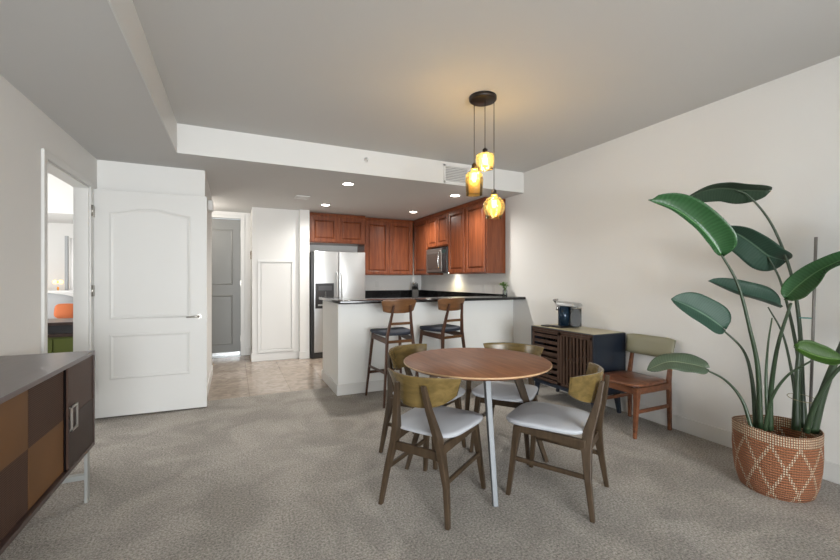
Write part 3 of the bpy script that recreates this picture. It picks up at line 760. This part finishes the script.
# bar stools
def make_stool(label):
    t = thing('bar_stool', label, 'bar stool', (0, 0, 0), 0, 'bar stools at the bar')
    cushion(.215, .18, -.19, .21, .715, .75, .008).build('seat', NAVY, t)
    bent_back(.205, -.215, .055, .955, 1.10, .014, .02, .25, .86, .14).build('backrest', STOOLW, t, .002)
    for s_ in (-1, 1):
        MB().legs([(s_ * .215, -.27, 0, .020, .022), (s_ * .165, -.215, .50, .026, .030), (s_ * .145, -.195, .72, .028, .036), (s_ * .115, -.225, .90, .024, .028), (s_ * .095, -.255, 1.04, .020, .022)]).build('rear_leg', STOOLL, t, .004)
        MB().legs([(s_ * .22, .235, 0, .020, .022), (s_ * .185, .19, .45, .026, .028), (s_ * .165, .165, .715, .030, .036)]).build('front_leg', STOOLL, t, .004)
        MB().bar((s_ * .152, -.19, .665), (s_ * .17, .17, .68), .02, .06, (0, 0, 1), .02, .05).build('side_rail', STOOLL, t, .004)
        MB().bar((s_ * .182, -.232, .34), (s_ * .195, .20, .34), .016, .024).build('side_stretcher', STOOLL, t, .003)
    MB().bar((-.155, -.20, .655), (.155, -.20, .655), .018, .03).build('rear_rail', STOOLW, t, .003)
    MB().bar((-.118, -.212, .845), (.118, -.212, .845), .016, .028).build('back_rail', STOOLW, t, .003)
    MB().bar((-.197, .20, .27), (.197, .20, .27), .018, .03).build('foot_rest', STOOLL, t, .003)
    return t
st = make_stool('navy seat walnut bar stool nearer the left end of the bar')
st.location = (1.585, 4.12, 0); st.rotation_euler.z = R(3)
c = copy_tree(st); c['label'] = 'navy seat walnut bar stool further right along the bar'; c.location = (2.225, 4.17, 0); c.rotation_euler.z = R(12)

# accent chair with sage back against right wall, faces -X
t = thing('accent_chair', 'teak chair with brown seat and sage green padded back against the right wall', 'chair', (3.21, 2.42, 0), R(90))
cushion(.225, .215, -.22, .235, .415, .437, .006).build('seat', TEAK, t)
m = cushion(.235, .225, -.03, .03, 0, .0, 0) ; m.bm.free()
m = MB(); nx, nz = 20, 6
def bp_(i, j, s):
    a = -1 + 2 * i / nx; q = j / nz; e = abs(a)
    ed = max(0, 1 - max(e ** 10, (abs(2 * q - 1)) ** 6)) ** .5
    return (a * .232 * (.96 + .04 * q), -.232 + .02 * e * e - .03 * q + s * .022 * (.35 + .65 * ed), .615 + .18 * q - .012 * (e ** 6) * (1 if q > .5 else -1))
for s in (1, -1):
    V = [[m.bm.verts.new(bp_(i, j, s)) for j in range(nz + 1)] for i in range(nx + 1)]
    for i in range(nx):
        for j in range(nz):
            f = m.bm.faces.new([V[i][j], V[i + 1][j], V[i + 1][j + 1], V[i][j + 1]][::s]); f.smooth = True
    if s == 1: V1_ = V
for i in range(nx): 
    for j in (0, nz): m.bm.faces.new([V1_[i][j], V1_[i + 1][j], V[i + 1][j], V[i][j]])
for j in range(nz):
    for i in (0, nx): m.bm.faces.new([V1_[i][j], V1_[i][j + 1], V[i][j + 1], V[i][j]])
m.build('backrest', GREENV, t)
for s_ in (-1, 1):
    MB().legs([(s_ * .193, -.225, 0, .026, .028), (s_ * .190, -.215, .42, .030, .040), (s_ * .185, -.262, .68, .026, .024)]).build('rear_leg', TEAK, t, .004)
    MB().legs([(s_ * .195, .225, 0, .024, .026), (s_ * .195, .205, .30, .036, .038), (s_ * .195, .20, .415, .044, .05)]).build('front_leg', TEAK, t, .004)
    MB().bar((s_ * .193, -.215, .385), (s_ * .195, .20, .385), .02, .055).build('side_rail', TEAK, t, .004)
    MB().bar((s_ * .193, -.215, .215), (s_ * .195, .21, .215), .016, .03).build('side_stretcher', TEAK, t, .003)
MB().bar((-.18, .205, .385), (.18, .205, .385), .02, .055).build('front_rail', TEAK, t, .003)
MB().bar((-.18, -.215, .385), (.18, -.215, .385), .02, .055).build('rear_rail', TEAK, t, .003)

# ================================================================== SLATTED CABINET (front faces -X)
# local: x along front (world -Y), y depth (world +X)
t = thing('slatted_cabinet', 'low dark cabinet with slatted doors and pale top against the right wall', 'cabinet', (3.06, 3.575, 0), RZ)
W_, D_, Z0, Z1 = .875, .43, .20, .78
MB().box(0, .02, 0, D_, Z0, Z1).build('side_panel', CABSIDE, t, .002); MB().box(W_ - .02, W_, 0, D_, Z0, Z1).build('side_panel', CABSIDE, t, .002)
MB().box(.02, W_ - .02, 0.01, D_, Z0, Z0 + .02).build('bottom_panel', CABSIDE, t); MB().box(.02, W_ - .02, D_ - .01, D_, Z0, Z1 - .02).build('back_panel', BLACKM, t)
m = MB(); m.box(0, W_, 0, D_, Z1, Z1 + .008); m.build('top_frame', CABSIDE, t, .002)
MB().box(.015, W_ - .015, .015, D_ - .01, Z1 + .008, Z1 + .012).build('top', CABTOP, t, .001)
MB().box(.02, W_ - .02, 0.0, D_ - .01, Z1 - .02, Z1 - .0005).build('upper_panel', CABW, t)
MB().box(.02, W_ - .02, .05, D_ - .01, .47, .485).build('shelf', CABW, t)
MB().box(W_ / 2 - .01, W_ / 2 + .01, .03, D_ - .01, Z0 + .02, Z1 - .02).build('divider', CABW, t)
for k, (a, b) in enumerate(((.022, W_ / 2 - .003), (W_ / 2 + .003, W_ - .022))):
    s = .028; z0, z1 = Z0 + .012, Z1 - .022
    m = MB(); m.box(a, a + s, -.004, .016, z0, z1); m.box(b - s, b, -.004, .016, z0, z1); m.box(a, b, -.004, .016, z0, z0 + s); m.box(a, b, -.004, .016, z1 - s, z1)
    n = 8
    if k == 0:
        for i in range(n):
            z = z0 + s + (z1 - z0 - 2 * s) * (i + .5) / n; m.box(a + s, b - s, 0, .014, z - .017, z + .017)
    else:
        for i in range(n):
            x = a + s + (b - a - 2 * s) * (i + .5) / n; m.box(x - .011, x + .011, 0, .014, z0 + s, z1 - s)
    m.build('slatted_door', CABW, t, .001)
MB().box(.02, W_ - .02, 0, .03, Z0 - .03, Z0).build('apron', CABSIDE, t)
for (x, y) in ((.06, .05), (W_ - .06, .05), (.06, D_ - .06), (W_ - .06, D_ - .06)):
    dx = .035 if x > .4 else -.035
    MB().legs([(x + dx, y, 0, .03, .03), (x, y, Z0, .05, .045)]).build('leg', CABSIDE, t, .003)
# bottles and glasses inside, seen between the slats
BG = glass('bottle_glass', (.10, .16, .10), .03, 1.45)
LBL = plain('bottle_label', (.7, .66, .58), .6)
for i, (lx, ly, z) in enumerate(((.10, .14, .485), (.19, .20, .485), (.29, .13, .485), (.12, .16, .22), (.30, .18, .22))):
    wx, wy = 3.06 + ly, 3.575 - lx
    if i < 3:
        lb = ['wine glass behind the horizontal slats, far end of the shelf', 'wine glass behind the horizontal slats, middle of the shelf', 'wine glass behind the horizontal slats, near the cabinet middle'][i]
        b = thing('wine_glass', lb, 'glass', (wx, wy, z), 0, 'glasses inside the slatted cabinet')
        m = MB(); m.lathe([(0, 0), (.032, 0), (.032, .003), (.004, .006), (.004, .075), (.022, .09), (.035, .12), (.034, .15), (.029, .175), (.027, .175), (.032, .15), (.033, .12), (.02, .093), (0, .08)], n=24); m.build('bowl', CLEAR, b)
    else:
        lb = ['dark wine bottle on the cabinet floor behind the far slats', 'dark wine bottle on the cabinet floor toward the middle'][i - 3]
        b = thing('wine_bottle', lb, 'bottle', (wx, wy, z), 0, 'bottles inside the slatted cabinet')
        m = MB(); m.lathe([(0, 0), (.036, 0), (.037, .01), (.037, .14), (.03, .165), (.014, .19), (.013, .235), (0, .235)], n=24); m.build('body', BG, b)
        m = MB(); m.lathe([(.0375, .04), (.0378, .04), (.0378, .11), (.0375, .11)], n=24); m.build('label', LBL, b)
# coffee machine
t = thing('coffee_machine', 'small dark capsule coffee machine with chrome top on the slatted cabinet', 'coffee machine', (3.27, 3.26, .792), R(-90)); t.scale = (1.02, 1.1, 1.2)
# local -y faces room (-X) ; x along wall
MB().box(-.075, .055, -.12, .13, 0, .018).build('base', BLACK, t, .006)
m = MB(); m.lathe([(0, .018), (.062, .018), (.062, .19), (0, .19)], (-.01, -.01, 0), 32); m.build('column', plain('dark_blue_lacquer', (.012, .03, .055), .15, metal=.3), t)
m = MB(); m.lathe([(0, .018), (.055, .018), (.055, .175), (0, .175)], (.105, .03, 0), 32); m.build('water_tank', glass('smoked_tank', (.22, .24, .27), .05, 1.3), t)
m = MB(); m.lathe([(0, .175), (.057, .175), (.057, .185), (0, .187)], (.105, .03, 0), 32); m.build('tank_lid', CHROME, t)
m = MB(); m.hexa([(-.07, -.085, .19), (.155, -.04, .19), (.155, .085, .19), (-.07, .06, .19), (-.06, -.075, .235), (.14, -.03, .225), (.14, .075, .225), (-.06, .05, .235)]); m.build('head', STEEL, t, .014, 4)
m = MB(); m.tube([(-.075, -.05, .21), (-.10, -.07, .245), (-.03, -.08, .25)], .009, 10); m.build('lever', CHROME, t)
m = MB(); m.tube([(-.02, -.085, .20), (-.02, -.10, .155)], .012, 12); m.build('spout', CHROME, t)
MB().box(-.13, -.08, -.11, -.02, 0.0, .012).build('drip_tray', BLACKM, t, .003)
o = MB().box(3.10, 3.20, 3.36, 3.46, .7925, .806).build('coaster', BLACKM, None, .003); tag(o, 'flat black tray left of the coffee machine on the cabinet top', 'tray')

# ================================================================== SIDEBOARD (front faces +X)
SX, SY0, SY1 = -.76, 1.03, 3.011
t = thing('sideboard', 'long dark sideboard with checkered copper and mesh doors at the left wall', 'sideboard', (-.98, 2.02, 0))
def sb(x0, x1, y0, y1, z0, z1, name, mat, bev=.002, par=None):
    return MB().box(x0 + .98, x1 + .98, y0 - 2.02, y1 - 2.02, z0, z1).build(name, mat, par or t, bev)
sb(-1.185, SX, SY0, SY1, .858, .880, 'top', ESPTOP)
sb(-1.185, SX, SY0, SY0 + .022, .314, .858, 'side_panel', ESP); sb(-1.185, SX, SY1 - .022, SY1, .314, .858, 'side_panel', ESP)
sb(-1.185, SX, SY0 + .022, SY1 - .022, .314, .336, 'bottom', ESP)
sb(-1.185, -1.17, SY0 + .022, SY1 - .022, .336, .858, 'back', ESP)
mid = .60
y = SY1 - .024
d = sb(-.785, -.765, 2.60, y, .338, .856, 'hinged_door', BRONZE)
sb(-.766, -.763, 2.60, y, .338, mid, 'lower_veneer', plain('dark_bronze_veneer', (.03, .016, .012), .45, vary=.25, spec=.25), 0, d)
# square pull
m = MB(); hy0, hy1, hz0, hz1, tq = 2.612, 2.70, .525, .655, .011
for a in ((hy0, hy1, hz0, hz0 + tq), (hy0, hy1, hz1 - tq, hz1), (hy0, hy0 + tq, hz0, hz1), (hy1 - tq, hy1, hz0, hz1)): m.box(-.760 + .98, -.752 + .98, a[0] - 2.02, a[1] - 2.02, a[2], a[3])
for zz in (hz0 + .003, hz1 - .012): m.box(-.766 + .98, -.760 + .98, hy0 - 2.02 + .002, hy0 - 2.02 + .012, zz, zz + .009)
m.build('handle', NICKEL, d, .001)
sb(-.80, -.772, 2.585, 2.597, .336, .858, 'centre_post', plain('gap_black', (.006, .004, .004), .9, spec=.05))
ys = [2.584, 2.202, 1.82, 1.438, 1.056]
for k in range(2):
    y1, ym, y0 = ys[2 * k], ys[2 * k + 1], ys[2 * k + 2]
    dd = sb(-.800, -.782, y0 + .002, y1 - .002, .338, .856, 'sliding_door', ESP)
    for (a, b, c) in ((ym, y1, 0), (y0, ym, 1)):
        sb(-.783, -.779, a + .003, b - .003, mid, .853, 'upper_panel', PERF if c == 0 else COPPER, 0, dd)
        sb(-.783, -.779, a + .003, b - .003, .341, mid, 'lower_panel', COPPER if c == 0 else PERF, 0, dd)
for y in (SY0 + .05, SY1 - .05):
    for x in (-.785, -1.15):
        m = MB(); m.box(x + .98 - .008, x + .98 + .008, y - 2.02 - .022, y - 2.02 + .022, 0, .314); m.build('leg', SILVL, t, .002)
    m = MB(); m.box(-1.15 + .98, -.785 + .98, y - 2.02 - .018, y - 2.02 + .018, .135, .165); m.build('leg_brace', SILVL, t, .002)

# ================================================================== BASKET + PLANT
BX, BY = 3.075, 1.325
prof = [(.165, 0), (.180, .012), (.200, .08), (.211, .17), (.214, .25), (.212, .33), (.212, .395), (.208, .400), (.202, .395), (.204, .33), (.205, .25), (.202, .17), (.192, .08), (.172, .02), (0, .02)]
vv = [0, .02, .2, .42, .62, .82, .99, 1, .99, .82, .62, .42, .2, .05, 0]
m = MB(); m.lathe([(0, 0)] + prof, (0, 0, 0), 96, 1.0, 1.0, uv=[0] + vv)
for v in m.bm.verts:      # hand-made, slightly slumped rim
    a = math.atan2(v.co.y, v.co.x); q = max(0, v.co.z - .15) / .25
    v.co.z += q * (.008 * math.cos(a * 2 + .8) + .004 * math.sin(3 * a)); r = 1 + q * .02 * math.cos(2 * a + 2.2); v.co.x *= r; v.co.y *= r
o = m.build('woven_basket', BASKET); o.location = (BX, BY, 0); tag(o, 'round terracotta and cream woven basket holding the tall plant', 'basket')
pl = thing('bird_of_paradise_plant', 'tall plant with broad paddle leaves on long stems in the woven basket', 'plant', (BX, BY, .02))
ORG = Vector((BX, BY, .02))
m = MB(); m.lathe([(0, 0), (.15, 0), (.19, .25), (.196, .265), (0, .27)], n=40); m.build('soil_ball', SOIL, pl)
def cr_(P, n=8):
    P = [Vector(p) for p in P]; Q = [P[0] * 2 - P[1]] + P + [P[-1] * 2 - P[-2]]; out = []
    for i in range(1, len(Q) - 2):
        for k in range(n):
            t_ = k / n; a, b, c, d = Q[i - 1:i + 3]
            out.append(.5 * ((2 * b) + (c - a) * t_ + (2 * a - 5 * b + 4 * c - d) * t_ ** 2 + (3 * b - a - 3 * c + d) * t_ ** 3))
    out.append(P[-1]); return out
def stem(pts, r0, r1, mat=STEMM):
    P = cr_([at(*p) - ORG for p in pts], 8); n = len(P)
    rad = [r0 + (r1 - r0) * (i / (n - 1)) ** .7 for i in range(n)]
    return MB().tube(P, rad, 10).build('stem', mat, pl)
def leaf(mid, width, nrm, fold, mat, st, prof=None, wl=1., wr=1., curl=0., tipf=.6, wave=.0):
    """mid: midrib points (u,v,d) from base to tip; nrm: rough upper-side direction; fold: how far the halves lift (deg)"""
    P = cr_([at(*p) - ORG for p in mid], 8); n = len(P) - 1; nv = 12
    nh = Vector(nrm).normalized()
    def fn(a, b):
        i = min(n, int(round(a * n))); p = P[i]; tg = (P[min(n, i + 1)] - P[max(0, i - 1)]).normalized()
        sd = tg.cross(nh).normalized(); nn = sd.cross(tg).normalized()
        s = (b - .5) * 2
        q = a
        wd = width * (max(0, 1 - (1 - min(1, q / .35)) ** 2.2) ** .5 if q < .35 else 1) * (1 - .15 * q) * (1 if q < .6 else max(0, 1 - ((q - .6) / .4) ** 2.0) ** .7)
        wd = max(wd, .004); 
        if q > .96: wd *= .45
        side = wl if s < 0 else wr
        ang = R(fold) + R(curl) * abs(s)
        x = s * wd * side * math.cos(ang); z = abs(s) * wd * side * math.sin(ang) + wave * math.sin(q * 14 + s * 2) * abs(s)
        back = tg * (-.02 * (abs(s) ** 2) * (1 - q) * side)
        return p + sd * x + nn * z + back
    m = MB(); m.grid(fn, n, nv)
    return m.build('leaf', mat, st, solid=.0022, recalc=False)
UP = (0, 0, 1)
TC = Vector((-.7, -.6, .2))   # toward the room
# 1 top leaf, arching to the left near the wall
s = stem([(803, 428, 2.52), (802, 380, 2.55), (799, 320, 2.58), (790, 270, 2.62), (772, 225, 2.66), (750, 197, 2.68), (736, 190, 2.70)], .017, .004)
leaf([(768, 190, 2.66), (742, 190, 2.70), (722, 188, 2.74), (700, 192, 2.78), (675, 205, 2.80)], .11, (.42, .42, 1), -22, LEAFD, s)
# 2 large left leaf, folded, glossy inside
s = stem([(760, 428, 2.46), (758, 370, 2.46), (750, 330, 2.46), (738, 285, 2.47), (720, 252, 2.48)], .017, .006)
leaf([(721, 254, 2.46), (712, 241, 2.47), (696, 224, 2.49), (674, 209, 2.53), (648, 200, 2.57)], .125, (-.65, -.55, .45), 24, LEAFG, s, wl=.62, wr=1.05, curl=18)
# 3 leaf behind it pointing away
s = stem([(806, 428, 2.56), (800, 370, 2.60), (791, 320, 2.64), (780, 280, 2.68), (768, 257, 2.70)], .015, .005)
leaf([(784, 260, 2.69), (768, 255, 2.70), (752, 243, 2.73), (738, 234, 2.77), (722, 227, 2.81)], .125, (.5, .45, .75), -22, LEAFB, s, wl=1., wr=1.)
# 4 middle left leaf
s = stem([(756, 428, 2.50), (752, 380, 2.52), (743, 350, 2.55), (721, 328, 2.58)], .015, .005)
leaf([(723, 328, 2.58), (708, 317, 2.60), (690, 307, 2.63), (671, 299, 2.66)], .12, (-.55, -.6, .5), 16, LEAFB, s, curl=10)
# 5 middle leaf behind stem
s = stem([(798, 428, 2.56), (793, 380, 2.60), (783, 335, 2.66), (768, 307, 2.70)], .013, .004)
leaf([(778, 307, 2.68), (758, 300, 2.70), (734, 293, 2.74), (708, 281, 2.78)], .12, (-.25, -.45, .8), 22, LEAFB, s, curl=20, wl=.75)
# 6 big leaf leaving the frame at right
s = stem([(770, 430, 2.44), (771, 390, 2.42), (778, 345, 2.36), (791, 303, 2.30)], .018, .007)
leaf([(786, 297, 2.30), (800, 284, 2.27), (820, 270, 2.22), (848, 258, 2.14), (888, 250, 2.06)], .12, (-.40, -.40, .85), 14, LEAFG, s, wl=.55, wr=1.0, curl=10)
# 7 low left leaf
s = stem([(752, 430, 2.46), (742, 400, 2.50), (725, 380, 2.56), (704, 369, 2.62)], .013, .005)
leaf([(706, 368, 2.62), (690, 364, 2.66), (668, 362, 2.72), (647, 370, 2.78)], .085, (-.45, -.35, .75), 20, LEAFP, s, curl=-15, wave=.006)
# 8 small young leaf
s = stem([(765, 430, 2.40), (771, 400, 2.36), (787, 376, 2.30), (811, 361, 2.22)], .012, .005)
leaf([(797, 348, 2.24), (811, 354, 2.22), (825, 358, 2.20), (843, 360, 2.18)], .075, (-.5, -.7, .5), 20, LEAFY, s, curl=15)
# further stems
s = stem([(812, 432, 2.42), (824, 390, 2.38), (842, 345, 2.32), (862, 300, 2.26)], .030, .010)
leaf([(861, 302, 2.26), (872, 270, 2.22), (884, 235, 2.16), (905, 200, 2.10)], .11, (-.7, -.5, .4), 16, LEAFG, s, curl=10)
s = stem([(806, 432, 2.36), (818, 398, 2.30), (842, 366, 2.22), (880, 345, 2.14)], .018, .006)
leaf([(878, 346, 2.14), (900, 336, 2.08), (930, 336, 2.00), (965, 350, 1.94)], .10, (-.4, -.3, .9), 14, LEAFB, s, curl=10)
stem([(768, 428, 2.50), (766, 380, 2.54), (768, 345, 2.58), (772, 318, 2.62)], .012, .004, STEML)
stem([(796, 430, 2.44), (797, 380, 2.46), (800, 340, 2.48)], .024, .010)
s = bpy.data.objects.new('x', None); bpy.data.objects.remove(s)
# stake and ties
P = [at(810, 425, 2.50) , at(816, 237, 2.44)]
m = MB(); m.tube([P[0], (P[0] + P[1]) / 2, P[1]], .008, 10)
o = m.build('plant_stake', plain('weathered_stake', (.16, .15, .14), .7, vary=.2)); tag(o, 'thin upright grey stake supporting the tall plant stems', 'stake')
for (u, v, d) in ((806, 318, 2.50),):
    c = at(u, v, d) - ORG; m = MB(); m.tube([c + Vector((math.cos(a) * .030 - .0, math.sin(a) * .030, 0)) for a in [k * PI / 10 for k in range(21)]], .0022, 6); m.build('plant_tie', plain('teal_tie', (.02, .25, .22), .5), pl)
c = at(802, 398, 2.46) - ORG
m = MB(); m.tube([c + Vector((math.cos(a) * .085, math.sin(a) * .065, .01 * math.sin(a))) for a in [k * PI / 14 for k in range(29)]], .002, 6); m.build('twine_tie', plain('twine', (.25, .22, .12), .9), pl)

# ================================================================== BEDROOM, through the doorway
t = thing('bedroom_dresser', 'dark topped cabinet with olive green doors seen through the bedroom doorway', 'cabinet', (-1.75, 5.35, 0))
MB().box(-.45, .42, -.25, .25, .05, .74).build('body', OLIVE, t, .004)
for a, b in ((-.44, -.16), (-.15, .13), (.14, .41)): MB().box(a, b, -.268, -.25,   .07, .72).build('door', OLIVE, t, .003)
MB().box(-.47, .44, -.27, .27, .74, .77).build('lower_top', ESP, t, .003); MB().box(-.45, .42, -.23, .25, .77, .855).build('glass_band', plain('dark_glass', (.03, .03, .035), .12), t)
MB().box(-.47, .44, -.27, .27, .855, .885).build('top', ESP, t, .003); MB().box(-.44, .41, -.24, .24, 0, .05).build('plinth', BLACKM, t)
t = thing('bed', 'bed with white bedding behind the green doored cabinet', 'bed', (-2.45, 6.63, 0))
MB().box(-.55, .95, -1.0, 1.0, .12, .42).build('bed_base', GREYC, t, .01); MB().box(-.55, .95, -1.0, 1.0, .42, .68).build('mattress', BEDW, t, .06, 4); MB().box(-.6, 1.0, 1.0, 1.06, 0, 1.15).build('headboard', BEDW, t, .02)
def pillow(name, label, loc, sz, rot, mat):
    m = MB(); m.sphere((0, 0, 0), 1)
    for v in m.bm.verts:
        x, y, z = v.co; x = math.copysign(abs(x) ** .5, x); z2 = math.copysign(abs(z) ** .5, z); v.co = Vector((x * sz[0], y * sz[1], z2 * sz[2]))
    o = m.build(name, mat, smooth=True); o.location = loc; o.rotation_euler = rot; tag(o, label, 'cushion'); return o
pillow('orange_cushion', 'rust orange cushion on the bed beyond the doorway', tuple(at(66, 311, 5.3)), (.12, .07, .10), (R(-18), 0, 0), ORANGE)
pillow('grey_pillow', 'grey and white pillow standing behind the orange cushion', (-2.30, 7.05, .93), (.32, .09, .20), (R(-12), R(8), 0), GREYC)
pillow('white_pillow', 'white pillow at the back of the bed under the lamp', (-2.35, 7.38, .90), (.36, .10, .22), (R(-12), 0, 0), BEDW)
c = at(58, 282, 6.1)
t = thing('bedside_lamp', 'small glowing brass lamp beyond the bed, seen through the doorway', 'lamp', (c.x, c.y, 0))
m = MB(); m.lathe([(0, 0), (.13, 0), (.13, .60), (0, .60)], n=24); m.build('stand', BEDW, t)
m = MB(); m.tube([(0, 0, .60), (0, 0, 1.2)], .012, 8); m.build('stem', BRASS, t)
for s_ in (-1, 1):
    m = MB(); m.sphere((s_ * .035, 0, c.z), .028); m.build('globe', BULBW, t)
m = MB(); m.tube([(-.035, 0, c.z), (.035, 0, c.z)], .012, 10); m.build('crossbar', BRASS, t)
t = thing('bedroom_curtain', 'dark edged window curtain hanging at the far bedroom wall', 'curtain', (at(71, 260, 6.15).x, at(71, 260, 6.15).y, 0))
m = MB(); m.grid(lambda u, v: (-.02 + u * .6, .02 * math.sin(u * 40), .9 + 1.05 * v), 60, 2); m.build('panel', BEDW, t, solid=.003)
MB().box(-.07, -.035, -.02, .02, 1.10, 1.98).build('dark_frame', GREYC, t)
